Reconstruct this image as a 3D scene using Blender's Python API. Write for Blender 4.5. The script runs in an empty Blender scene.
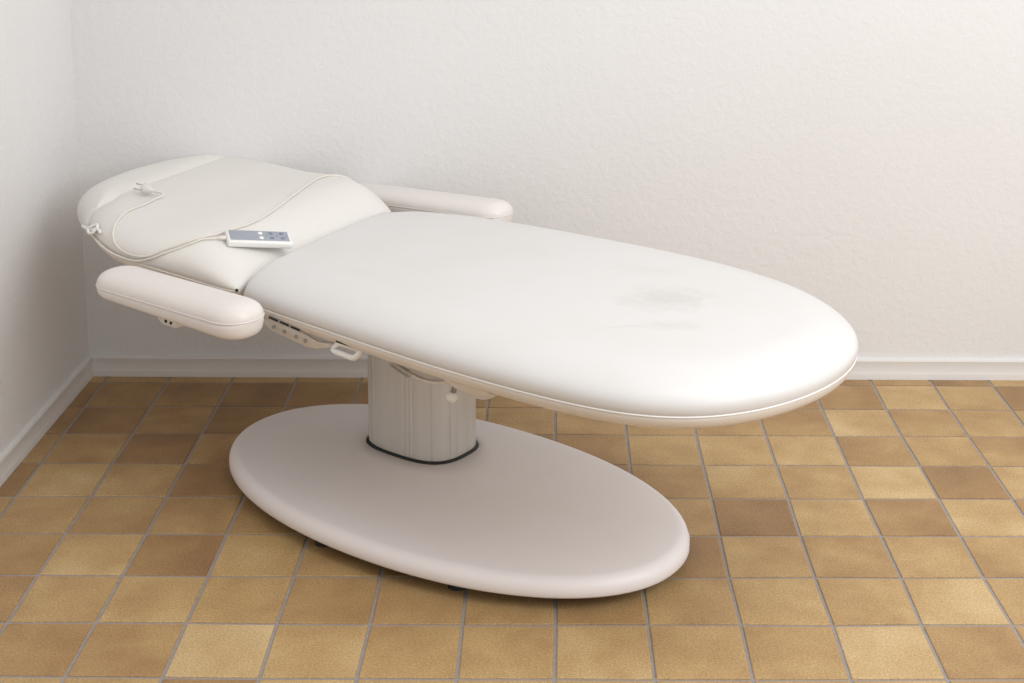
import bpy, bmesh, math, random
import numpy as np
from mathutils import Vector, Matrix
random.seed(7)
scene = bpy.context.scene
C = scene.collection
PI = math.pi

# ---------------------------------------------------------------- helpers
def link(o, parent=None):
    C.objects.link(o)
    if parent: o.parent = parent
    return o
def obj(name, bm, mat, parent=None, smooth=True):
    me = bpy.data.meshes.new(name)
    bmesh.ops.recalc_face_normals(bm, faces=bm.faces)
    bm.to_mesh(me); bm.free()
    if smooth:
        for p in me.polygons: p.use_smooth = True
    me.materials.append(mat)
    return link(bpy.data.objects.new(name, me), parent)
def sharp(o, deg=35):
    me = o.data
    bm = bmesh.new(); bm.from_mesh(me)
    for e in bm.edges:
        if len(e.link_faces) == 2 and e.calc_face_angle(0) > math.radians(deg): e.smooth = False
    bm.to_mesh(me); bm.free()
    return o
def tag(o, label=None, cat=None, group=None, kind=None):
    for k, v in (('label', label), ('category', cat), ('group', group), ('kind', kind)):
        if v: o[k] = v
    return o
def add_box(bm, cx, cy, cz, sx, sy, sz, bev=0.0, rot=None, seg=2):
    r = bmesh.ops.create_cube(bm, size=1.0)
    vs = r['verts']
    for v in vs: v.co = Vector((v.co.x*sx, v.co.y*sy, v.co.z*sz))
    if bev:
        es = list({e for v in vs for e in v.link_edges})
        rr = bmesh.ops.bevel(bm, geom=es, offset=bev, segments=seg, profile=0.5, affect='EDGES')
        vs = list({v for f in rr['faces'] for v in f.verts} | {v for v in vs if v.is_valid})
        # all verts linked to this island
        seen = set(vs); st = list(vs)
        while st:
            v = st.pop()
            for e in v.link_edges:
                w = e.other_vert(v)
                if w not in seen: seen.add(w); st.append(w)
        vs = list(seen)
    M = Matrix.Translation((cx, cy, cz)) @ (rot.to_4x4() if rot else Matrix.Identity(4))
    for v in vs: v.co = M @ v.co
    return vs
def add_tube(bm, pts, r, n=10, closed=False, cap=True):
    pts = [Vector(p) for p in pts]
    N = len(pts); rings = []
    t0 = (pts[1]-pts[0]).normalized()
    up = Vector((0, 0, 1)) if abs(t0.z) < .9 else Vector((1, 0, 0))
    nrm = (up - t0*up.dot(t0)).normalized()
    for i, p in enumerate(pts):
        if closed: t = (pts[(i+1) % N]-pts[i-1]).normalized()
        else: t = (pts[min(i+1, N-1)]-pts[max(i-1, 0)]).normalized()
        nrm = (nrm - t*nrm.dot(t)).normalized()
        b = t.cross(nrm)
        rr = r[i] if isinstance(r, (list, tuple)) else r
        rings.append([bm.verts.new(p + nrm*math.cos(2*PI*k/n)*rr + b*math.sin(2*PI*k/n)*rr) for k in range(n)])
    for i in range(N if closed else N-1):
        a, b = rings[i], rings[(i+1) % N]
        for k in range(n): bm.faces.new((a[k], a[(k+1) % n], b[(k+1) % n], b[k]))
    if cap and not closed:
        bm.faces.new(rings[0][::-1]); bm.faces.new(rings[-1])
def spline(pts, n=60):
    P = [Vector(p) for p in pts]; out = []
    P = [P[0]*2-P[1]] + P + [P[-1]*2-P[-2]]
    seg = len(P)-3
    for i in range(n):
        f = i/(n-1)*seg; k = min(int(f), seg-1); t = f-k
        a, b, c, d = P[k:k+4]
        out.append(0.5*((2*b)+(c-a)*t+(2*a-5*b+4*c-d)*t*t+(3*b-a-3*c+d)*t**3))
    return out

# ---------------------------------------------------------------- materials
def mat(name):
    m = bpy.data.materials.new(name); m.use_nodes = True
    nt = m.node_tree; b = nt.nodes['Principled BSDF']
    return m, nt, b
def node(nt, t, **kw):
    n = nt.nodes.new(t)
    for k, v in kw.items():
        if k in n.inputs: n.inputs[k].default_value = v
        else: setattr(n, k, v)
    return n
def coords(nt, kind='Object'):
    return nt.nodes.new('ShaderNodeTexCoord').outputs[kind]
def ramp(nt, src, stops):
    r = nt.nodes.new('ShaderNodeValToRGB'); e = r.color_ramp.elements
    e[0].position, e[0].color = stops[0][0], (*stops[0][1], 1)
    e[1].position, e[1].color = stops[1][0], (*stops[1][1], 1)
    for p, c in stops[2:]:
        x = e.new(p); x.color = (*c, 1)
    nt.links.new(src, r.inputs[0]); return r.outputs[0]
def mix(nt, fac, a, b, blend='MIX'):
    m = nt.nodes.new('ShaderNodeMix'); m.data_type = 'RGBA'; m.blend_type = blend
    for s, v in ((m.inputs[0], fac), (m.inputs[6], a), (m.inputs[7], b)):
        if hasattr(v, 'links') or isinstance(v, bpy.types.NodeSocket): nt.links.new(v, s)
        elif isinstance(v, (int, float)): s.default_value = v
        else: s.default_value = (*v, 1)
    return m.outputs[2]
def math_n(nt, op, a, b=None, c=None):
    m = nt.nodes.new('ShaderNodeMath'); m.operation = op
    for i, v in enumerate((a, b, c)):
        if v is None: continue
        if isinstance(v, bpy.types.NodeSocket): nt.links.new(v, m.inputs[i])
        else: m.inputs[i].default_value = v
    return m.outputs[0]
def noise(nt, scale, detail=3, rough=.5, vec=None, dist=0.0):
    n = node(nt, 'ShaderNodeTexNoise', Scale=scale, Detail=detail, Roughness=rough, Distortion=dist)
    nt.links.new(vec if vec else coords(nt), n.inputs['Vector']); return n.outputs['Fac']
def bump(nt, b, h, strength, dist=.002, prev=None):
    n = node(nt, 'ShaderNodeBump', Strength=strength, Distance=dist)
    nt.links.new(h, n.inputs['Height'])
    if prev: nt.links.new(prev, n.inputs['Normal'])
    nt.links.new(n.outputs[0], b.inputs['Normal']); return n.outputs[0]

def mapping(nt, loc=(0,0,0), rot=(0,0,0), scale=(1,1,1)):
    m = nt.nodes.new('ShaderNodeMapping')
    m.inputs[1].default_value = loc; m.inputs[2].default_value = rot; m.inputs[3].default_value = scale
    nt.links.new(coords(nt), m.inputs[0]); return m.outputs[0]

def vinyl(name, col, rough=.38, smudge=None, grime=.04):
    m, nt, b = mat(name)
    f = noise(nt, 5.0, 5, .6)
    dirt = tuple(c*k for c, k in zip(col, (.88, .86, .82)))
    c = mix(nt, math_n(nt, 'MULTIPLY', ramp(nt, f, [(.45, (0, 0, 0)), (.75, (1, 1, 1))]), grime*6), col, dirt)
    if smudge:
        for (x, y, sx, sy, ang, amt, tint) in smudge:
            v = mapping(nt, rot=(0, 0, 0))
            mp = nt.nodes.new('ShaderNodeMapping'); mp.vector_type = 'TEXTURE'
            mp.inputs[1].default_value = (x, y, .64); mp.inputs[2].default_value = (0, 0, ang); mp.inputs[3].default_value = (sx, sy, 1)
            nt.links.new(coords(nt), mp.inputs[0])
            ln = nt.nodes.new('ShaderNodeVectorMath'); ln.operation = 'LENGTH'; nt.links.new(mp.outputs[0], ln.inputs[0])
            n1 = noise(nt, 2.2, 5, .65, mp.outputs[0], .6)
            d = math_n(nt, 'ADD', ln.outputs['Value'], math_n(nt, 'MULTIPLY', math_n(nt, 'SUBTRACT', n1, .5), 1.8))
            k = ramp(nt, d, [(.15, (1, 1, 1)), (1.0, (0, 0, 0))])
            n2 = noise(nt, 3.0, 4, .6, mp.outputs[0], .3)
            k2 = math_n(nt, 'MULTIPLY', math_n(nt, 'MULTIPLY', k, n2), amt)
            c = mix(nt, k2, c, tint)
    nt.links.new(c, b.inputs['Base Color'])
    b.inputs['Roughness'].default_value = rough
    b.inputs['Specular IOR Level'].default_value = .4
    g = noise(nt, 420, 2, .5)
    n1 = bump(nt, b, g, .05, .0006)
    w = noise(nt, 9, 3, .5)
    bump(nt, b, w, .12, .006, n1)
    return m
M = {}
M['vinyl'] = vinyl('cream_vinyl', (.695, .687, .68), .38,
    smudge=[(.605, .055, .13, .105, math.radians(30), .62, (.42, .39, .37)),
            (.70, -.09, .10, .035, math.radians(36), .45, (.46, .43, .41)),
            (.62, -.16, .07, .006, math.radians(50), .45, (.45, .42, .38)),
            (.45, .22, .12, .04, math.radians(20), .22, (.5, .47, .43)),
            (.05, .05, .35, .10, math.radians(70), .16, (.55, .50, .44)),
            (-.1, -.2, .10, .04, math.radians(10), .2, (.55, .50, .44))])
M['vinyl_head'] = vinyl('cream_vinyl_head', (.75, .735, .705), .42, grime=.03)
M['vinyl_arm'] = vinyl('pinkish_vinyl', (.745, .705, .68), .30, grime=.03)
M['vinyl_frame'] = vinyl('ivory_vinyl', (.74, .69, .63), .4, grime=.05)
M['piping'] = vinyl('white_piping', (.86, .85, .83), .3, grime=.02)
m, nt, b = mat('base_shell'); M['shell'] = m
f = noise(nt, 6, 6, .6, None, .2)
c = mix(nt, ramp(nt, f, [(.4, (0, 0, 0)), (.8, (.5, .5, .5))]), (.83, .795, .80), (.775, .74, .735))
ch = noise(nt, 38, 2, .5)
c = mix(nt, ramp(nt, ch, [(.80, (0, 0, 0)), (.83, (.6, .6, .6))]), c, (.78, .73, .70))
nt.links.new(c, b.inputs['Base Color']); b.inputs['Roughness'].default_value = .42
bump(nt, b, noise(nt, 300, 2), .04, .0005)
# column aluminium: satin, extruded streaks run vertically
m, nt, b = mat('satin_aluminium'); M['alu'] = m
mp = mapping(nt, scale=(90, 90, 1.2))
s = noise(nt, 1.0, 4, .6, mp)
c = mix(nt, s, (.62, .60, .565), (.70, .68, .645))
nt.links.new(c, b.inputs['Base Color'])
b.inputs['Metallic'].default_value = .35; b.inputs['Roughness'].default_value = .42
bump(nt, b, s, .04, .001)
def plain(name, col, rough=.5, metal=0.0, var=.06):
    m, nt, b = mat(name)
    f = noise(nt, 40, 3)
    c = mix(nt, f, tuple(x*(1-var) for x in col), tuple(min(1, x*(1+var)) for x in col))
    nt.links.new(c, b.inputs['Base Color']); b.inputs['Roughness'].default_value = rough; b.inputs['Metallic'].default_value = metal
    return m
M['rubber'] = plain('dark_rubber', (.014, .015, .015), .6)
M['greymetal'] = plain('zinc_plate', (.42, .40, .37), .4, .6)
M['ivory'] = plain('ivory_plastic', (.86, .84, .79), .4)
M['white'] = plain('white_plastic', (.82, .82, .80), .3)
M['steel'] = plain('steel', (.45, .44, .42), .35, .8)
M['cable'] = plain('cream_cable', (.74, .70, .64), .42)
M['pad_grey'] = plain('blue_grey_keypad', (.33, .355, .41), .4, var=.03)
M['btn_dark'] = plain('slate_button', (.19, .22, .29), .4)
M['btn_mark'] = plain('grey_button_mark', (.40, .42, .46), .4)
M['btn_white'] = plain('white_button', (.88, .88, .88), .35)
M['plug'] = plain('pale_plug_plastic', (.66, .64, .60), .25)

# rough plaster
def plaster(name, col):
    m, nt, b = mat(name)
    f = noise(nt, 1.3, 4, .5)
    c = mix(nt, f, tuple(x*.965 for x in col), tuple(min(1, x*1.03) for x in col))
    nt.links.new(c, b.inputs['Base Color']); b.inputs['Roughness'].default_value = .85
    b.inputs['Specular IOR Level'].default_value = .2
    a = noise(nt, 42, 6, .62, None, .35)
    a2 = noise(nt, 11, 4, .55, None, .5)
    h = math_n(nt, 'ADD', ramp(nt, a, [(.38, (0, 0, 0)), (.68, (1, 1, 1))]), math_n(nt, 'MULTIPLY', a2, 1.2))
    bump(nt, b, h, .30, .0025)
    return m
M['plaster'] = plaster('white_plaster', (.755, .755, .755))
M['plaster_left'] = plaster('white_plaster_left', (.755, .748, .745))
M['skirting'] = plain('painted_skirting', (.74, .73, .72), .42, var=.02)

# tiles: colour class per tile sits in a colour attribute (r = shade, g/b = random)
m, nt, b = mat('sand_floor_tiles'); M['tile'] = m
at = nt.nodes.new('ShaderNodeVertexColor'); at.layer_name = 'tile'
sep = nt.nodes.new('ShaderNodeSeparateColor'); nt.links.new(at.outputs['Color'], sep.inputs[0])
off = nt.nodes.new('ShaderNodeVectorMath'); off.operation = 'MULTIPLY_ADD'
nt.links.new(at.outputs['Color'], off.inputs[0]); off.inputs[1].default_value = (0, 9, 13); nt.links.new(coords(nt), off.inputs[2])
cl = noise(nt, 5.0, 3, .55, off.outputs[0], .2)
cl2 = noise(nt, 16.0, 4, .6, off.outputs[0], .2)
sh = math_n(nt, 'ADD', sep.outputs[0], math_n(nt, 'MULTIPLY', math_n(nt, 'SUBTRACT', cl, .5), .95))
sh = math_n(nt, 'ADD', sh, math_n(nt, 'MULTIPLY', math_n(nt, 'SUBTRACT', cl2, .5), .22))
c = ramp(nt, sh, [(.0, (.255, .145, .068)), (1.0, (.640, .475, .255)), (.33, (.375, .228, .100)), (.66, (.500, .335, .152))])
sp = noise(nt, 210, 4, .75)
c = mix(nt, .7, c, ramp(nt, sp, [(.30, (.50, .48, .45)), (.70, (1.45, 1.47, 1.52))]), 'MULTIPLY')
nt.links.new(c, b.inputs['Base Color'])
b.inputs['Roughness'].default_value = .5; b.inputs['Specular IOR Level'].default_value = .35
n1 = bump(nt, b, sp, .08, .0008)
bump(nt, b, cl2, .15, .003, n1)
m, nt, b = mat('grey_grout'); M['grout'] = m
c = mix(nt, noise(nt, 60, 4, .6), (.25, .22, .20), (.42, .375, .345))
nt.links.new(c, b.inputs['Base Color']); b.inputs['Roughness'].default_value = .9

# ---------------------------------------------------------------- room
YW = .0490                       # back wall surface
XL = -.2640                      # left wall surface
PX = [0.00264, -0.00692, 0.00099, -0.00114, 0.02238, -0.01338, 0.0011, -0.00356, 0.01653, -0.04945]
PY = [0.00488, -0.00351, -0.0173, 0.00637, 0.00085, -0.00132, -0.00354, 0.0014, 0.01513, 0.00143]
def lay(i, j):                   # tile corner, with the drift of the hand-laid rows
    a = min(max((i-5.5)/8, -1.05), 1.0); q = min(max((j-4)/5, -.9), .9)
    bs = [a**x*q**y for x in range(4) for y in range(4-x)]
    rnd = random.Random(i*131+j*17)
    return (i*.2 + sum(p*s for p, s in zip(PX, bs)) + rnd.uniform(-.0019, .0019),
            -j*.2 + sum(p*s for p, s in zip(PY, bs)) + rnd.uniform(-.0019, .0019))
# shade of each tile seen in the photo, 0 brown .. 4 pale sand; rows from the wall outward
SH = {
 0: {-2:1,-1:1.2,0:1.2,1:.4,2:1,3:1.1,4:1,10:1.4,11:3,12:2.3,13:.5},
 1: {-2:1,-1:.5,0:1.5,1:.3,2:.8,3:1,6:1.8,7:2.2,8:2.2,9:1.7,10:2.8,11:1.5,12:2,13:2},
 2: {-2:2,-1:1.9,0:.4,1:2,2:1.6,6:1.4,7:2.5,8:3,9:2.8,10:1.6,11:2.3,12:1.7},
 3: {-2:1.2,-1:2.7,0:2.5,1:.8,7:1.4,8:2.5,9:2.1,10:3.4,11:1.1,12:2.9},
 4: {-2:2.5,-1:2,0:1.5,1:2.1,2:1.4,7:2,8:.5,9:3,10:1.5,11:3.1,12:1.5},
 5: {-1:1.7,0:2.9,1:.8,2:2.6,3:1.9,7:1,8:2.7,9:1.8,10:2.4,11:1.8},
 6: {-1:1.2,0:1.9,1:3,2:2.3,3:1.8,4:2.2,5:2.2,6:1.9,7:2.3,8:2.8,9:2.4,10:3.2,11:2},
 7: {-1:1.6,0:1.8,1:1.6,2:3.6,3:3.1,4:2,5:2.4,6:3.0,7:2.3,8:1.9,9:3.6,10:1.5,11:1.6},
 8: {0:2.4,1:2.5,2:1.0,3:2.8,4:3,5:2.7,6:2.8,7:2.4,8:2.4,9:2.6,10:2.2},
}
bm = bmesh.new(); lay_c = bm.loops.layers.float_color.new('tile')
XR = 4.2; YN = -6.2
def clampx(p): return (min(max(p[0], XL-.01), XR), min(max(p[1], YN), YW+.01))
g = .0042; tiles = []
for j in range(-1, 31):
    for i in range(-2, 21):
        c4 = [lay(i, j+1), lay(i+1, j+1), lay(i+1, j), lay(i, j)]     # near-left, near-right, far-right, far-left
        x0, x1, y0, y1 = c4[0][0], c4[1][0], c4[0][1], c4[2][1]
        ins = [(g, g), (-g, g), (-g, -g), (g, -g)]
        top = [clampx((c4[k][0]+ins[k][0], c4[k][1]+ins[k][1])) for k in range(4)]
        if max(t[0] for t in top)-min(t[0] for t in top) < .004 or max(t[1] for t in top)-min(t[1] for t in top) < .004: continue
        rnd = random.Random(i*977+j*313)
        s = SH.get(j, {}).get(i, rnd.choice([.6, 1.3, 1.8, 2.2, 2.6, 3.2]))
        col = (s/4*.78+.10, rnd.random(), rnd.random(), 1)
        e = .0022
        dz = rnd.uniform(-.0004, .0004)
        def ring(d, z):
            return [bm.verts.new((top[k][0]+(-d if k in (1, 2) else d), top[k][1]+(-d if k in (2, 3) else d), z)) for k in range(4)]
        a = ring(0, -.004); b_ = ring(0, -.0012+dz); c_ = ring(e, dz)
        fs = [bm.faces.new(c_)]
        for lo, hi in ((a, b_), (b_, c_)):
            for k in range(4): fs.append(bm.faces.new((lo[k], lo[(k+1) % 4], hi[(k+1) % 4], hi[k])))
        for f in fs:
            for l in f.loops: l[lay_c] = col
me = bpy.data.meshes.new('floor')
nt_tiles = len(bm.faces)
vs = [bm.verts.new(p) for p in ((XL-.02, YN, -.0028), (XR, YN, -.0028), (XR, YW+.02, -.0028), (XL-.02, YW+.02, -.0028))]
gf = bm.faces.new(vs); gf.material_index = 1
lowv = [bm.verts.new((v.co.x, v.co.y, -.05)) for v in vs]
for k in range(4):
    f = bm.faces.new((vs[k], lowv[k], lowv[(k+1) % 4], vs[(k+1) % 4])); f.material_index = 1
f = bm.faces.new(lowv); f.material_index = 1
bm.normal_update(); bm.to_mesh(me); bm.free()
me.materials.append(M['tile']); me.materials.append(M['grout'])
floor = link(bpy.data.objects.new('floor', me)); tag(floor, kind='structure')

def wall(name, x0, x1, y0, y1, z1, m):
    bm = bmesh.new(); add_box(bm, (x0+x1)/2, (y0+y1)/2, z1/2-.025, x1-x0, y1-y0, z1+.05)
    return tag(obj(name, bm, m, smooth=False), kind='structure')
wall('wall_back', XL-.12, XR, YW, YW+.12, 2.6, M['plaster'])
wall('wall_left', XL-.12, XL, YN, YW, 2.6, M['plaster_left'])
def baseboard(name, axis):
    # profile (distance from wall, height): stepped foot, flat face, thin lip on top
    pr = [(0, 0), (.0140, 0), (.0140, .019), (.0133, .0222), (.0125, .0245), (.0125, .058), (.0135, .0605), (.0115, .0665), (.004, .069), (0, .069)]
    bm = bmesh.new()
    def P(d, z, t):
        if axis == 'x': return (t, YW-d, z) if t > XL+.1 else (XL+d, YW-d, z)
        return (XL+d, t, z) if t < YW-.1 else (XL+d, YW-d, z)
    ends = (XL, XR) if axis == 'x' else (YN, YW)
    r = [[bm.verts.new(P(d, z, t)) for d, z in pr] for t in ends]
    for k in range(len(pr)-1): bm.faces.new((r[0][k], r[0][k+1], r[1][k+1], r[1][k]))
    bm.faces.new(r[0]); bm.faces.new(r[1])
    return tag(sharp(obj(name, bm, M['skirting']), 25), kind='structure')
baseboard('baseboard_back', 'x'); baseboard('baseboard_left', 'y')

# ---------------------------------------------------------------- the treatment table
TABLE = bpy.data.objects.new('treatment_table', None); link(TABLE)
TABLE.location = (.9248, -.8514, 0); TABLE.rotation_euler = (0, 0, math.radians(-35.79))
tag(TABLE, 'cream padded treatment couch with two armrests on a metal column and oval pinkish base', 'treatment table')

def resample(pts, n, cosend=False, iters=3, smooth=60):
    P = np.array(pts, float)
    # Chaikin-style smoothing with fixed ends, then resample by length
    for _ in range(iters):
        Q = [P[0]]
        for a, b in zip(P[:-1], P[1:]): Q += [a*.75+b*.25, a*.25+b*.75]
        Q.append(P[-1]); P = np.array(Q)
    d = np.r_[0, np.cumsum(np.linalg.norm(np.diff(P, axis=0), axis=1))]
    q = np.linspace(0, d[-1], 240); P = np.stack([np.interp(q, d, P[:, k]) for k in range(3)], 1)
    for _ in range(smooth): P[1:-1] = P[1:-1]*.5+(P[:-2]+P[2:])*.25
    d = np.r_[0, np.cumsum(np.linalg.norm(np.diff(P, axis=0), axis=1))]
    t = np.linspace(0, 1, n)
    if cosend: t = .5*t + .5*np.sin(t*PI/2)       # denser at the tip
    t = t*d[-1]
    return np.stack([np.interp(t, d, P[:, k]) for k in range(3)], 1)
def seg_dist(X, poly, closed=False):
    a = poly[:-1]; b = poly[1:]
    if closed: a = poly; b = np.roll(poly, -1, 0)
    d = b-a; L = (d*d).sum(1)+1e-12
    w = X[:, None, :]-a[None]
    t = np.clip((w*d[None]).sum(2)/L, 0, 1)
    c = w-t[..., None]*d[None]
    return np.sqrt((c*c).sum(2).min(1))
def prof(d, R, p=2.2):
    x = np.clip(d/R, 0, 1)
    return (1-(1-x)**p)**(1/p)
def slab(A, B, h, Rs, Rstart, Rend, p=2.2, nt=44, hump=None, down=False, crown=0.0, bulge=0.0):
    """surface stretched between edge curves A and B (seam points with z), rounded to its rim"""
    n = len(A)
    tt = .5-.5*np.cos(np.linspace(0, PI, nt))
    ss = np.arange(n)
    X = A[:, None, :]*(1-tt[None, :, None]) + B[:, None, :]*tt[None, :, None]
    F = X.reshape(-1, 3); XY = F[:, :2]
    da = np.minimum(seg_dist(XY, A[:, :2]), seg_dist(XY, B[:, :2]))
    k = prof(da, Rs, p)
    if Rstart: k = k*prof(seg_dist(XY, np.array([A[0, :2], B[0, :2]])), Rstart, p)
    if Rend: k = k*prof(seg_dist(XY, np.array([A[-1, :2], B[-1, :2]])), Rend, p)
    hh = h
    if hump is not None:
        s = np.repeat(np.linspace(0, 1, n), nt); t = np.tile(tt, n)
        hh = h*hump(s, t)
    if crown: hh = hh + crown*np.clip(da/.4, 0, 1)
    z = F[:, 2] + (-1 if down else 1)*hh*k
    if bulge:                   # soft upholstery swells out over its seam
        loop = np.concatenate([A[:, :2], B[::-1, :2]])
        P0 = loop; P1 = np.roll(loop, -1, 0); D = P1-P0; LL = (D*D).sum(1)+1e-12
        Wv = XY[:, None, :]-P0[None]; tp = np.clip((Wv*D[None]).sum(2)/LL, 0, 1)
        Cc = P0[None]+tp[..., None]*D[None]-XY[:, None, :]; dd = np.sqrt((Cc*Cc).sum(2)); im = dd.argmin(1)
        near_v = Cc[np.arange(len(XY)), im]; dn_ = dd[np.arange(len(XY)), im]
        ok = dn_ > 1e-6
        dirv = np.where(ok[:, None], near_v/np.maximum(dn_, 1e-6)[:, None], 0)
        XY = XY + dirv*(bulge*np.sin(PI*np.clip(k, 0, 1)))[:, None]
    F = np.c_[XY, z]
    bm = bmesh.new(); V = [bm.verts.new(p) for p in F]
    for i in range(n-1):
        for j in range(nt-1):
            q = [V[i*nt+j], V[(i+1)*nt+j], V[(i+1)*nt+j+1], V[i*nt+j+1]]
            try: bm.faces.new(q)
            except ValueError: pass
    return bm
def rowcos(P, n=70):            # crowd rows towards both ends so end rims round smoothly
    d = np.linspace(0, 1, len(P)); t = .5-.5*np.cos(np.linspace(0, PI, n)); t = .35*np.linspace(0, 1, n)+.65*t
    return np.stack([np.interp(t, d, P[:, k]) for k in range(3)], 1)
def merge(bm, other):
    me = bpy.data.meshes.new('tmp'); other.to_mesh(me); other.free(); bm.from_mesh(me); bpy.data.meshes.remove(me); return bm
def weld(bm, d=1e-5):
    bmesh.ops.remove_doubles(bm, verts=bm.verts, dist=d); return bm

# --- leg section: long egg-shaped cushion
zs = .58
leg_near = [(-.335, -.355), (-.325, -.3625), (-.2516, -.3715), (-.1043, -.3838), (-.0062, -.391), (.2424, -.4135), (.3396, -.4170), (.4399, -.4190), (.5421, -.4185),
            (.6358, -.4140), (.7247, -.4040), (.7822, -.3925), (.8374, -.3717), (.8991, -.3323), (.9601, -.2675), (.9976, -.1926), (1.035, -.0867), (1.046, .0184)]
leg_far = [(-.470, .345), (-.452, .385), (-.440, .400), (-.2427, .452), (-.0697, .474), (.1892, .486), (.4362, .487), (.6257, .463), (.7982, .4125), (.9362, .3086), (1.008, .2226), (1.041, .110), (1.046, .0184)]
# smooth the whole rim in one go so the tip stays round, then split it again at the tip
rimpts = resample([(x, y, zs) for x, y in leg_near+leg_far[::-1][1:]], 800, smooth=45)
kt = int(np.argmax(rimpts[:, 0]))
def even(P, n=200):
    d = np.r_[0, np.cumsum(np.linalg.norm(np.diff(P, axis=0), axis=1))]
    return np.stack([np.interp(np.linspace(0, d[-1], n), d, P[:, k]) for k in range(3)], 1)
A = rowcos(even(rimpts[:kt+1]), 90); B = rowcos(even(rimpts[kt:][::-1]), 90)
def leg_top(name='leg_cushion'):
    bm = slab(A, B, .074, .125, .022, 0, 2.1, 48, crown=.008, bulge=.009)
    merge(bm, slab(A, B, .002, .02, .02, 0, 2, 12, down=True))
    return obj(name, weld(bm), M['vinyl'], TABLE)
leg_cushion = leg_top()
tag(leg_cushion, 'long egg-shaped cream cushion with grey smudges')
# board wrapped in ivory vinyl below the seam
A2 = A.copy(); B2 = B.copy(); A2[:, 2] = zs-.001; B2[:, 2] = zs-.001
bm = slab(A2, B2, .035, .034, .02, 0, 2.0, 36, down=True)
merge(bm, slab(A2, B2, .001, .02, .02, 0, 2, 12, down=False))
leg_frame = obj('leg_frame', weld(bm), M['vinyl_frame'], TABLE)
# piping along the seam
rim = [Vector((*p[:2], zs-.001)) for p in A] + [Vector((*p[:2], zs-.001)) for p in B[::-1][1:]]
bm = bmesh.new(); add_tube(bm, rim, .0021, 8)
obj('piping', bm, M['piping'], leg_cushion)

# --- head section
hn = [(-.352, -.352, .598), (-.372, -.366, .60), (-.490, -.376, .608), (-.60, -.392, .618), (-.70, -.402, .626), (-.790, -.392, .632), (-.88, -.362, .638), (-.95, -.328, .642), (-1.005, -.285, .645), (-1.02, -.235, .645)]
hf = [(-.482, .352, .605), (-.510, .368, .61), (-.575, .376, .626), (-.700, .376, .640), (-.85, .370, .648), (-.985, .366, .654), (-1.10, .350, .656), (-1.135, .322, .656)]
HA = rowcos(resample(hn, 200)); HB = rowcos(resample(hf, 200))
def hump(s, t):
    up = np.clip(s/.30, 0, 1); up = up*up*(3-2*up)
    dn = np.clip((s-.30)/.25, 0, 1); dn = dn*dn*(3-2*dn)
    return .50+.78*up-.26*dn
bm = slab(HA, HB, .064, .085, .030, .04, 2.1, 48, hump=hump, bulge=.007)
merge(bm, slab(HA, HB, .002, .02, .02, .02, 2, 12, down=True))
head_cushion = obj('head_cushion', weld(bm), M['vinyl_head'], TABLE)
HA2 = HA.copy(); HB2 = HB.copy(); HA2[:, 2] -= .001; HB2[:, 2] -= .001
bm = slab(HA2, HB2, .034, .04, .02, .02, 2.0, 36, down=True)
merge(bm, slab(HA2, HB2, .001, .02, .02, .02, 2, 12))
head_frame = obj('head_frame', weld(bm), M['vinyl_frame'], TABLE)
bm = bmesh.new(); add_tube(bm, [Vector(p)-Vector((0, 0, .001)) for p in HA[::2]], .0028, 8)
add_tube(bm, [Vector(p)-Vector((0, 0, .001)) for p in HB[::2]], .0028, 8)
obj('piping', bm, M['vinyl_frame'], head_cushion)

# --- curved bolster closing the head end
co = [(-.985, -.318, .640), (-1.04, -.290, .642), (-1.115, -.250, .645), (-1.175, -.205, .648), (-1.215, -.13, .65), (-1.247, -.02, .654), (-1.255, .09, .656), (-1.25, .18, .658), (-1.22, .262, .658), (-1.17, .325, .658), (-1.12, .350, .658)]
ci = [(-.945, -.285, .640), (-.955, -.24, .642), (-.97, -.17, .645), (-.98, -.10, .648), (-.995, 0, .65), (-1.02, .10, .654), (-1.05, .2, .656), (-1.085, .28, .658), (-1.10, .325, .658)]
CA = rowcos(resample(co, 160), 60); CB = rowcos(resample(ci, 160), 60)
bm = slab(CA, CB, .070, .10, .05, .05, 2.0, 30)
merge(bm, slab(CA, CB, .045, .07, .05, .05, 2.0, 24, down=True))
headrest = obj('headrest', weld(bm), M['vinyl_head'], TABLE)
tag(headrest, 'crescent-shaped bolster at the head end')

# --- armrests
def armrest(ax, ay, bx, by, z0, z1, hw=.068):
    a = Vector((ax, ay, z0)); b = Vector((bx, by, z1)); d = (b-a); n = Vector((-d.y, d.x, 0)).normalized()
    L = d.length; N = 64
    near = []; far = []
    for k in range(N):
        s = .5-.5*math.cos(PI*k/(N-1))
        x = s*L
        e = min(x, L-x)/ (hw*1.15)
        w = hw*(1-(1-min(e, 1))**2.3)**(1/2.3)
        p = a+d*s
        near.append(p-n*w); far.append(p+n*w)
    NA = np.array([tuple(v) for v in near]); FA = np.array([tuple(v) for v in far])
    bm = slab(NA, FA, .044, .030, 0, 0, 2.8, 24, down=True, hump=lambda s, t: .60+.40*np.clip(s*1.1, 0, 1))
    merge(bm, slab(NA, FA, .001, .02, 0, 0, 2, 8))
    o = obj('armrest', weld(bm), M['vinyl_arm'], TABLE)
    NB = NA.copy(); NB[:, 2] += .001; FB = FA.copy(); FB[:, 2] += .001
    bm = slab(NB, FB, .037, .060, 0, 0, 2.2, 30)
    pad = obj('armrest_pad', weld(bm), M['vinyl_arm'], o)
    bm = bmesh.new()
    rimp = [Vector(v)*1 for v in NA] + [Vector(v) for v in FA[::-1][1:-1]]
    add_tube(bm, rimp, .0018, 6, closed=True)
    obj('seam_piping', bm, M['vinyl_arm'], o)
    return o
armrest(-.641, -.510, -.120, -.518, .617, .619, .064)
armrest(-.80, .50, -.208, .538, .602, .622, .064)
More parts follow.
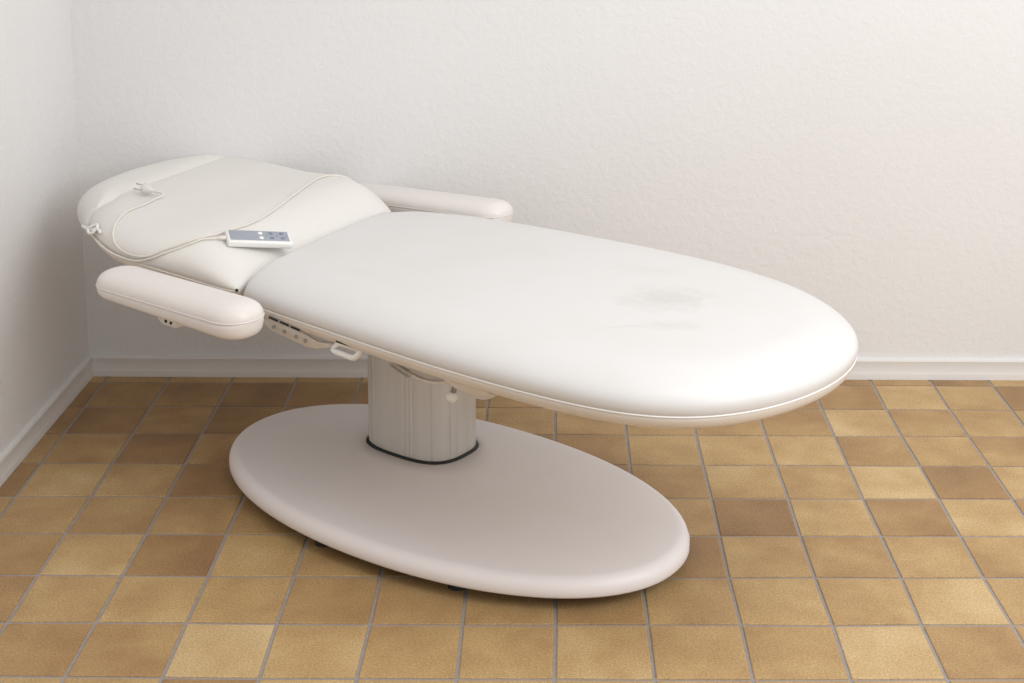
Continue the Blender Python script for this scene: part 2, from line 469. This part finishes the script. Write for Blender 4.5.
# arms that carry the armrests, bolted under the frame
for s, (x0, x1, y) in ((-1, (-.30, -.36, -.50)), (1, (-.42, -.46, .535))):
    bm = bmesh.new()
    for xx in (x0-.1, x0-.26):
        add_tube(bm, spline([(xx, s*.28, .562), (xx, s*.40, .558), (xx, y-s*.02, .566), (xx, y, .584)], 14), .009, 10)
    obj('armrest_bracket', bm, M['steel'], TABLE)

# --- pedestal base
bx, by = .676, .375
def sup(a, b, p, n=160):
    out = []
    for k in range(n):
        t = 2*PI*k/n; c, s = math.cos(t), math.sin(t)
        out.append((a*math.copysign(abs(c)**(2/p), c), b*math.copysign(abs(s)**(2/p), s)))
    return out
CX, CY = -.2005, .142
def col_ring(off, n=320, p=2.9, a=.146, b=.107):
    return [(CX+x, CY+y) for x, y in sup(a+off, b+off, p, n)]
def base_ring(off):
    return sup(bx-off, by-off, 2.1, 1600)
def match(inner, outer):         # align by angle about the column centre
    N = len(outer)
    out = []
    oa = np.array([math.atan2(y-CY, x-CX) for x, y in outer]); oa = np.unwrap(oa)
    O = np.array(outer+[outer[0]]); oa = np.r_[oa, oa[0]+2*PI]
    for x, y in inner:
        th = math.atan2(y-CY, x-CX)
        while th < oa[0]: th += 2*PI
        while th >= oa[0]+2*PI: th -= 2*PI
        out.append((float(np.interp(th, oa, O[:, 0])), float(np.interp(th, oa, O[:, 1]))))
    return out
hole = col_ring(.0066)
bm = bmesh.new(); rings = []
def addring(pts, z): rings.append([bm.verts.new((x, y, z(x, y) if callable(z) else z)) for x, y in pts])
R = .030; zt = .0790; zb = .034; Z0 = .0755
addring(hole, .045); addring(hole, .0735); addring(col_ring(.0084), Z0)
R = .030; zt = .0790; zb = .034; Z0 = .0755
inner = match(hole, base_ring(R))
for k in range(1, 9):
    f = k/8; a0 = col_ring(.0084)
    addring([(a0[i][0]*(1-f)+inner[i][0]*f, a0[i][1]*(1-f)+inner[i][1]*f) for i in range(320)],
            lambda x, y, f=f: Z0 + .0035*math.sin(min(f*1.6, 1)*PI/2) if f < 1 else zt)
for k in range(1, 11):
    t = k/10*PI/2
    addring(match(hole, base_ring(R*(1-math.sin(t)))), zt-R*(1-math.cos(t)))
addring(match(hole, base_ring(0)), zb+.006); addring(match(hole, base_ring(.0025)), zb+.0015); addring(match(hole, base_ring(.007)), zb)
addring(match(hole, base_ring(.012)), zb+.002); addring(match(hole, base_ring(.013)), .06)
for a, c in zip(rings[:-1], rings[1:]):
    for k in range(320): bm.faces.new((a[k], a[(k+1) % 320], c[(k+1) % 320], c[k]))
base = obj('base_cover', bm, M['shell'], TABLE)
tag(base, 'oval pinkish beige base cover with rounded rim')
bm = bmesh.new()
gi = [[bm.verts.new((x, y, z)) for x, y in ring] for ring, z in ((col_ring(.0003), .060), (col_ring(.0003), .0808), (col_ring(.0020), .0803), (col_ring(.0040), .0765), (col_ring(.0062), .0745), (col_ring(.0062), .060))]
for a, c in zip(gi, gi[1:]+gi[:1]):
    for k in range(320): bm.faces.new((a[k], a[(k+1) % 320], c[(k+1) % 320], c[k]))
tag(obj('gasket', bm, M['rubber'], TABLE), 'black rubber ring round the foot of the column')
# dark steel chassis plate hidden under the cover, and its feet
bm = bmesh.new()
r1 = [bm.verts.new((x, y, .052)) for x, y in sup(bx-.05, by-.05, 2.1, 96)]
r2 = [bm.verts.new((x, y, .040)) for x, y in sup(bx-.05, by-.05, 2.1, 96)]
for k in range(96): bm.faces.new((r1[k], r1[(k+1) % 96], r2[(k+1) % 96], r2[k]))
bm.faces.new(r1); bm.faces.new(r2[::-1])
obj('base_plate', bm, M['rubber'], TABLE, smooth=False)
for (x, y) in ((-.12, -.318), (.271, -.285), (-.45, -.16), (.52, -.14), (-.37, .255), (.35, .27)):
    bm = bmesh.new()
    for (r, z0, z1) in ((.022, 0, .018), (.008, .018, .041)):
        bmesh.ops.create_cone(bm, cap_ends=True, segments=24, radius1=r, radius2=r*.92, depth=z1-z0, matrix=Matrix.Translation((x, y, (z0+z1)/2)))
    sharp(obj('foot', bm, M['rubber'], TABLE))

# --- lifting column: extruded, grooved, telescopic
def column_part(name, off, z0, z1, grooves):
    n = 480; ring = []
    a, b, p = .146+off, .107+off, 2.9
    base_r = sup(a, b, p, n)
    # arc length
    L = [0]
    for k in range(n): L.append(L[-1]+math.dist(base_r[k], base_r[(k+1) % n]))
    pts = []
    for k, (x, y) in enumerate(base_r):
        nx = math.copysign(abs(x/a)**(p-1)/a, x); ny = math.copysign(abs(y/b)**(p-1)/b, y); l = math.hypot(nx, ny) or 1
        d = 0
        if grooves:
            for (gx, gy, w, dep) in grooves:
                if (gx is not None and abs(x-gx) < w and abs(x) < a*.93 and abs(y) > b*.5) or (gy is not None and abs(y-gy) < w and abs(x) > a*.5): d = dep
        pts.append((CX+x-nx/l*d, CY+y-ny/l*d))
    bm = bmesh.new()
    r = [[bm.verts.new((x, y, z)) for x, y in pts] for z in (z0, z1)]
    for k in range(n): bm.faces.new((r[0][k], r[0][(k+1) % n], r[1][(k+1) % n], r[1][k]))
    bm.faces.new(r[0][::-1]); bm.faces.new(r[1])
    return sharp(obj(name, bm, M['alu'], TABLE), 50)
gr = [(-.115, None, .0018, .002), (-.104, None, .0018, .002), (-.082, None, .0025, .0022), (.030, None, .002, .002), (.044, None, .002, .002), (.058, None, .0025, .002),
      (.108, None, .002, .002), (None, -.052, .002, .002), (None, -.030, .002, .002), (None, .012, .0025, .002), (None, .05, .002, .002)]
column_part('lifting_column', 0, .041, .535, gr)

# --- under-frame between the column and the boards: shallow tub with a drooping rim
bm = bmesh.new()
prof_t = [(0.02, .535), (.0, .520), (.02, .500), (.09, .492), (.15, .495)]
rings = []
for k, (ins, z) in enumerate(prof_t):
    pts = sup(.40-ins, .30-ins, 2.8, 120)
    rings.append([bm.verts.new((x+.02, y+.02, z+(.004*math.sin(6*math.atan2(y, x)) if k == 1 else 0))) for x, y in pts])
for a, c in zip(rings[:-1], rings[1:]):
    for k in range(120): bm.faces.new((a[k], a[(k+1) % 120], c[(k+1) % 120], c[k]))
bm.faces.new(rings[-1]); bm.faces.new(rings[0])
obj('under_cover', bm, M['vinyl_frame'], TABLE)
# drooping fabric flap beside the knob
bm = bmesh.new()
top = spline([(.085, -.352, .545), (.13, -.352, .538), (.20, -.352, .533), (.27, -.352, .532), (.31, -.352, .534), (.36, -.352, .536), (.42, -.352, .538)], 40)
low = spline([(.085, -.318, .520), (.13, -.312, .503), (.175, -.306, .487), (.215, -.300, .484), (.255, -.302, .494), (.285, -.305, .500), (.315, -.302, .486), (.345, -.304, .482), (.375, -.315, .490), (.42, -.335, .515)], 40)
rows = [top]
for f, bow in ((.33, .012), (.66, .016), (.9, .008)):
    rows.append([t*(1-f)+l*f+Vector((0, bow*(-1 if t.x > .285 else 2.2), 0)) for t, l in zip(top, low)])
rows.append(low)
rows.append([l+Vector((0, .06, .004)) for l in low]); rows.append([l+Vector((0, .20, .03)) for l in low])
V = [[bm.verts.new(p) for p in r] for r in rows]
for a, c in zip(V[:-1], V[1:]):
    for k in range(39): bm.faces.new((a[k], a[k+1], c[k+1], c[k]))
o = obj('fabric_flap', bm, M['vinyl_frame'], TABLE)
bmh = bmesh.new(); add_tube(bmh, [l+Vector((0, -.001, 0)) for l in low], .0032, 8)
obj('hem', bmh, M['vinyl_frame'], o)
sm = o.modifiers.new('s', 'SOLIDIFY'); sm.thickness = .0025
# knob on its stem
bm = bmesh.new()
add_tube(bm, [(.284, -.30, .535), (.283, -.302, .50), (.276, -.303, .474)], .0062, 14)
knob = obj('knob_stem', bm, M['steel'], TABLE)
bm = bmesh.new(); bmesh.ops.create_uvsphere(bm, u_segments=24, v_segments=16, radius=.0135, matrix=Matrix.Translation((.274, -.304, .465)))
tag(obj('knob', bm, M['white'], knob), 'white ball knob')
# coil spring
bm = bmesh.new()
a = Vector((.150, -.365, .536)); b = Vector((.203, -.365, .519)); d = b-a; n1 = Vector((0, 1, 0)); n2 = d.normalized().cross(n1)
add_tube(bm, [a+d*(k/110)+n1*.0075*math.cos(k*2*PI/11)+n2*.0075*math.sin(k*2*PI/11) for k in range(111)], .0014, 6)
obj('coil_spring', bm, M['steel'], TABLE)
# hinge plate with holes
def plate(outline, y, th, holes=()):
    bm = bmesh.new()
    f = [bm.verts.new((x, y, z)) for x, z in outline]; k = [bm.verts.new((x, y+th, z)) for x, z in outline]
    n = len(outline)
    bm.faces.new(f); bm.faces.new(k[::-1])
    for i in range(n): bm.faces.new((f[i], f[(i+1) % n], k[(i+1) % n], k[i]))
    es = [e for e in bm.edges]
    bmesh.ops.bevel(bm, geom=es, offset=.0012, segments=2, affect='EDGES')
    return bm
hp = obj('hinge_plate', plate([(-.275, .552), (-.145, .538), (-.095, .522), (-.055, .530), (-.055, .520), (-.105, .505), (-.135, .503), (-.255, .520), (-.275, .530)], -.345, .012), M['ivory'], TABLE)
for i, (x, z) in enumerate(((-.24, .531), (-.205, .527), (-.165, .5225), (-.135, .5185))):
    bm = bmesh.new(); bmesh.ops.create_cone(bm, cap_ends=True, segments=16, radius1=.0048, radius2=.0048, depth=.004, matrix=Matrix.Translation((x, -.346, z)) @ Matrix.Rotation(PI/2, 4, 'X'))
    obj('screw', bm, M['steel'], hp)
bm = bmesh.new(); add_box(bm, -.172, -.372, .5615, .110, .008, .0085, .001, Matrix.Rotation(.11, 3, 'Y'))
obj('slot_strip', bm, M['greymetal'], hp)
bm = bmesh.new()
for k in range(3): add_box(bm, -.208+.036*k, -.3765, .5655-.0040*k, .028, .003, .0045, 0, Matrix.Rotation(.11, 3, 'Y'))
obj('slot', bm, M['rubber'], hp)
# release handle: rectangular loop of ivory plastic
loop = [(.000, -.372, .551), (.070, -.372, .549), (.052, -.380, .527), (-.016, -.380, .532)]
pts = []
for i in range(4):
    p0, p1, p2 = (Vector(loop[(i-1) % 4]), Vector(loop[i]), Vector(loop[(i+1) % 4]))
    u = p1+(p0-p1).normalized()*.008; w = p1+(p2-p1).normalized()*.008
    pts += [u, (u+w+p1*2)/4, w]
bm = bmesh.new(); add_tube(bm, pts, .0072, 10, closed=True)
rh = obj('release_handle', bm, M['white'], TABLE)
bm = bmesh.new(); add_box(bm, .044, -.386, .559, .080, .006, .0055, .002, Matrix.Rotation(.03, 3, 'Y'))
obj('handle_slot', bm, M['rubber'], rh)
bm = bmesh.new(); add_box(bm, .183, -.388, .5605, .040, .006, .004, .001, Matrix.Rotation(.12, 3, 'Y'))
obj('frame_slot', bm, M['rubber'], TABLE)
bm = bmesh.new(); add_box(bm, .137, -.388, .565, .026, .005, .003, .001)
obj('frame_slot', bm, M['rubber'], TABLE)
bm = bmesh.new(); bmesh.ops.create_uvsphere(bm, u_segments=12, v_segments=8, radius=.0042, matrix=Matrix.Translation((-.352, -.358, .603)))
obj('hinge_bolt', bm, M['rubber'], TABLE)
# small plate under the near armrest
sp_ = obj('socket_plate', plate([(-.447, .578), (-.382, .578), (-.379, .550), (-.387, .545), (-.432, .5465), (-.447, .556)], -.520, .05), M['ivory'], TABLE)
for x, z in ((-.418, .5570), (-.400, .5560)):
    bm = bmesh.new(); bmesh.ops.create_cone(bm, cap_ends=True, segments=14, radius1=.0038, radius2=.0038, depth=.003, matrix=Matrix.Translation((x, -.5205, z)) @ Matrix.Rotation(PI/2, 4, 'X'))
    obj('screw_hole', bm, M['rubber'], sp_)

bpy.context.view_layer.update()
# ---------------------------------------------------------------- things lying on the head section
from mathutils.bvhtree import BVHTree
dg = bpy.context.evaluated_depsgraph_get()
trees = [BVHTree.FromObject(o, dg) for o in (head_cushion, headrest, leg_cushion)]
def on_top(u, v, lift):
    zs_ = [t.ray_cast(Vector((u, v, 2)), Vector((0, 0, -1))) for t in trees]
    zz = [h[0].z for h in zs_ if h[0] is not None]
    return Vector((u, v, (max(zz) if zz else .6)+lift))
TM = TABLE.matrix_world.copy()
UPL = TABLE.matrix_world.to_3x3().inverted()      # world directions in the couch's own frame
def free(name, bm, mat, parent, owner_inv):
    """parts modelled in the couch's frame but owned by another thing"""
    for v in bm.verts: v.co = owner_inv @ (TM @ v.co)
    return obj(name, bm, mat, parent)
def over(points, lift):
    out = []
    for p in spline(points, 120):
        q = on_top(p.x, p.y, lift)
        z = max(q.z, p.z) if q.z-p.z < .02 else p.z
        out.append(Vector((p.x, p.y, z)))
    for _ in range(3): out = [out[0]]+[a*.25+b*.5+c*.25 for a, b, c in zip(out[:-2], out[1:-1], out[2:])]+[out[-1]]
    return out
# hand remote lying on the slope of the head section
Lp = Vector((-.475, -.2675, .700)); Rp = Vector((-.394, -.142, .680))
e1 = (Rp-Lp).normalized()
n0 = UPL @ Vector((0, -math.sin(math.radians(14)), math.cos(math.radians(14))))
e3 = (n0-e1*n0.dot(e1)).normalized(); e2 = e3.cross(e1)
Rm = Matrix((e1, e2, e3)).transposed()
TH = .018
base_c = (Lp+Rp)/2 - e3*TH
remote = bpy.data.objects.new('remote_control', None); link(remote)
remote.matrix_world = TM @ (Matrix.Translation(base_c) @ Rm.to_4x4())
tag(remote, 'white wired hand remote with blue-grey keypad lying on the head cushion', 'remote control')
bm = bmesh.new(); add_box(bm, 0, 0, TH/2, .164, .064, TH, .0055, None, 4)
o = obj('housing', bm, M['white'], remote)
bm = bmesh.new(); add_box(bm, .0, .001, TH+.0002, .149, .050, .0016, .0006, None, 2)
kp = obj('keypad', bm, M['pad_grey'], remote)
def button(x, y, mt, r=.0058, flat=1.0):
    bm = bmesh.new()
    bmesh.ops.create_cone(bm, cap_ends=True, segments=24, radius1=r, radius2=r*.8, depth=.0018, matrix=Matrix.Translation((x, y, TH+.0018)) @ Matrix.Scale(flat, 4, (0, 1, 0)))
    return sharp(obj('button', bm, mt, kp))
for yy in (.013, -.011):
    tag(button(.004, yy, M['btn_white'], .0062), 'white round button')
    for xx in (.031, .058): button(xx, yy, M['btn_dark'], .0060)
for xx in (.018, .0445, .0685):
    bm = bmesh.new(); add_box(bm, xx, .001, TH+.0011, .0022, .007, .0006)
    obj('key_mark', bm, M['btn_dark'], kp)
remote_inv = remote.matrix_world.inverted()
# strain relief and lead of the remote
cen = base_c+e3*(TH*.5)
bm = bmesh.new(); lf = cen-e1*.081
add_tube(bm, [lf+e1*.004, lf-e1*.006, lf-e1*.016, lf-e1*.022], [.006, .0055, .0042, .003], 12)
free('strain_relief', bm, M['cable'], remote, remote_inv)
pts = [lf-e1*.014, lf-e1*.030-e3*.002] + [Vector(p) for p in ((-.515, -.318, .694), (-.527, -.342, .688), (-.551, -.366, .675), (-.580, -.384, .662), (-.618, -.400, .645), (-.668, -.408, .632), (-.74, -.408, .634), (-.80, -.398, .640), (-.86, -.378, .646), (-.93, -.345, .650), (-.985, -.310, .652))]
bm = bmesh.new(); add_tube(bm, spline(pts, 110), .0027, 8)
free('cable', bm, M['cable'], remote, remote_inv)

# power cord with its plug, looped over the head cushion
cord_pts = [(-.898, -.135, .7205), (-.886, -.134, .7155), (-.880, -.145, .7125), (-.884, -.160, .7105), (-.868, -.201, .7078), (-.859, -.2416, .7067), (-.8475, -.2896, .7055), (-.8253, -.333, .697), (-.803, -.365, .6825), (-.776, -.388, .666), (-.743, -.401, .653), (-.700, -.406, .645), (-.655, -.404, .644),
            (-.617, -.394, .651), (-.582, -.377, .668), (-.555, -.358, .679), (-.533, -.3302, .692), (-.522, -.3014, .6965), (-.514, -.270, .6965), (-.517, -.2375, .697), (-.519, -.1988, .697), (-.520, -.1635, .697),
            (-.534, -.1015, .6995), (-.559, -.028, .7045), (-.598, .0619, .710), (-.630, .1346, .7135), (-.664, .2124, .716), (-.681, .2613, .7165), (-.675, .30, .7165), (-.655, .338, .708), (-.640, .375, .680), (-.632, .394, .640), (-.628, .398, .60), (-.62, .392, .565)]
pc = bpy.data.objects.new('power_cord', None); link(pc)
pb = Vector((-.930, -.140, .700))
pc.matrix_world = TM @ Matrix.Translation(pb)
tag(pc, 'cream power cord with a two-pin plug looped across the head cushion', 'power cord')
pinv = pc.matrix_world.inverted()
bm = bmesh.new(); add_tube(bm, over([Vector(p) for p in cord_pts], .0032), .0029, 8)
free('cable', bm, M['cable'], pc, pinv)
# plug: rounded body narrowing to the flex, two pins raised off the cushion
a = Vector((-.905, -.140, .722)); d = (UPL @ Vector((-1, .10, .22))).normalized()
bm = bmesh.new()
add_tube(bm, [a-d*.012, a, a+d*.012, a+d*.017, a+d*.024, a+d*.034, a+d*.040, a+d*.042], [.0032, .0042, .0056, .0105, .0135, .0145, .0140, .0115], 18)
plug = free('plug', bm, M['plug'], pc, pinv)
side = d.cross(Vector((0, 0, 1))).normalized(); upv = side.cross(d)
for s in (-1, 1):
    q = a+d*.040+(upv*.65+side*.75)*s*.0085
    bm = bmesh.new(); add_tube(bm, [q, q+d*.009], .0024, 10)
    free('pin_sleeve', bm, M['plug'], plug, pinv)
    bm = bmesh.new(); add_tube(bm, [q+d*.008, q+d*.022, q+d*.0235], [.0021, .0021, .0010], 10)
    free('pin', bm, M['steel'], plug, pinv)

# tie cord knotted round the corner where bolster and pad meet
bm = bmesh.new()
add_tube(bm, spline([(-.990, -.322, .650), (-.972, -.334, .654), (-.935, -.352, .660), (-.890, -.367, .666), (-.862, -.369, .672), (-.842, -.376, .668)], 50), .0046, 10)
tag(obj('tie_cord', bm, M['white'], TABLE), 'white tie cord knotted at the head corner')
bm = bmesh.new()
add_tube(bm, spline([(-.900, -.372, .668), (-.888, -.378, .660), (-.873, -.376, .664), (-.868, -.366, .676), (-.880, -.360, .680), (-.895, -.366, .674)], 40), .0042, 8, closed=True, cap=False)
tag(obj('tie_knot', bm, M['white'], TABLE), 'white knot of the tie cord')

# ---------------------------------------------------------------- camera
f, cx, cy, ch, pitch, yaw, roll, qx, qy = 1419.874, 1.16657, -4.22922, 1.67704, .184878, .0081958, .0071921, .423976, -2.358077
cam = bpy.data.cameras.new('camera'); co_ = bpy.data.objects.new('camera', cam); link(co_)
cam.sensor_width = 36; cam.lens = f*36/1024
cam.shift_x = -qx*100/1024; cam.shift_y = qy*100/1024
fw = Vector((math.sin(yaw)*math.cos(pitch), math.cos(yaw)*math.cos(pitch), -math.sin(pitch)))
r = Vector((math.cos(yaw), -math.sin(yaw), 0)); u = r.cross(fw)
r2 = r*math.cos(roll)+u*math.sin(roll); u2 = -r*math.sin(roll)+u*math.cos(roll)
co_.matrix_world = Matrix(((r2.x, u2.x, -fw.x, cx), (r2.y, u2.y, -fw.y, cy), (r2.z, u2.z, -fw.z, ch), (0, 0, 0, 1)))
scene.camera = co_

# ---------------------------------------------------------------- light
w = bpy.data.worlds.new('world'); scene.world = w; w.use_nodes = True
w.node_tree.nodes['Background'].inputs[0].default_value = (1, .96, .928, 1)
w.node_tree.nodes['Background'].inputs[1].default_value = .79
def area(name, loc, target, sx, sy, power, col):
    l = bpy.data.lights.new(name, 'AREA'); l.shape = 'RECTANGLE'; l.size = sx; l.size_y = sy; l.energy = power; l.color = col
    o = link(bpy.data.objects.new(name, l)); o.location = loc
    o.rotation_euler = (Vector(target)-Vector(loc)).to_track_quat('-Z', 'Y').to_euler()
    return o
area('window_light', (3.5, -2.9, 2.3), (1.5, -.2, .5), 2.2, 1.8, 50, (.94, .97, 1))
area('ceiling_light', (2.0, -2.0, 2.9), (1.5, -.7, 0), 1.6, 1.2, 17, (1, .99, .975))
vs_ = scene.view_settings
vs_.view_transform = 'Standard'; vs_.look = 'None'; vs_.exposure = 0.09; vs_.gamma = 1.0; vs_.use_curve_mapping = False
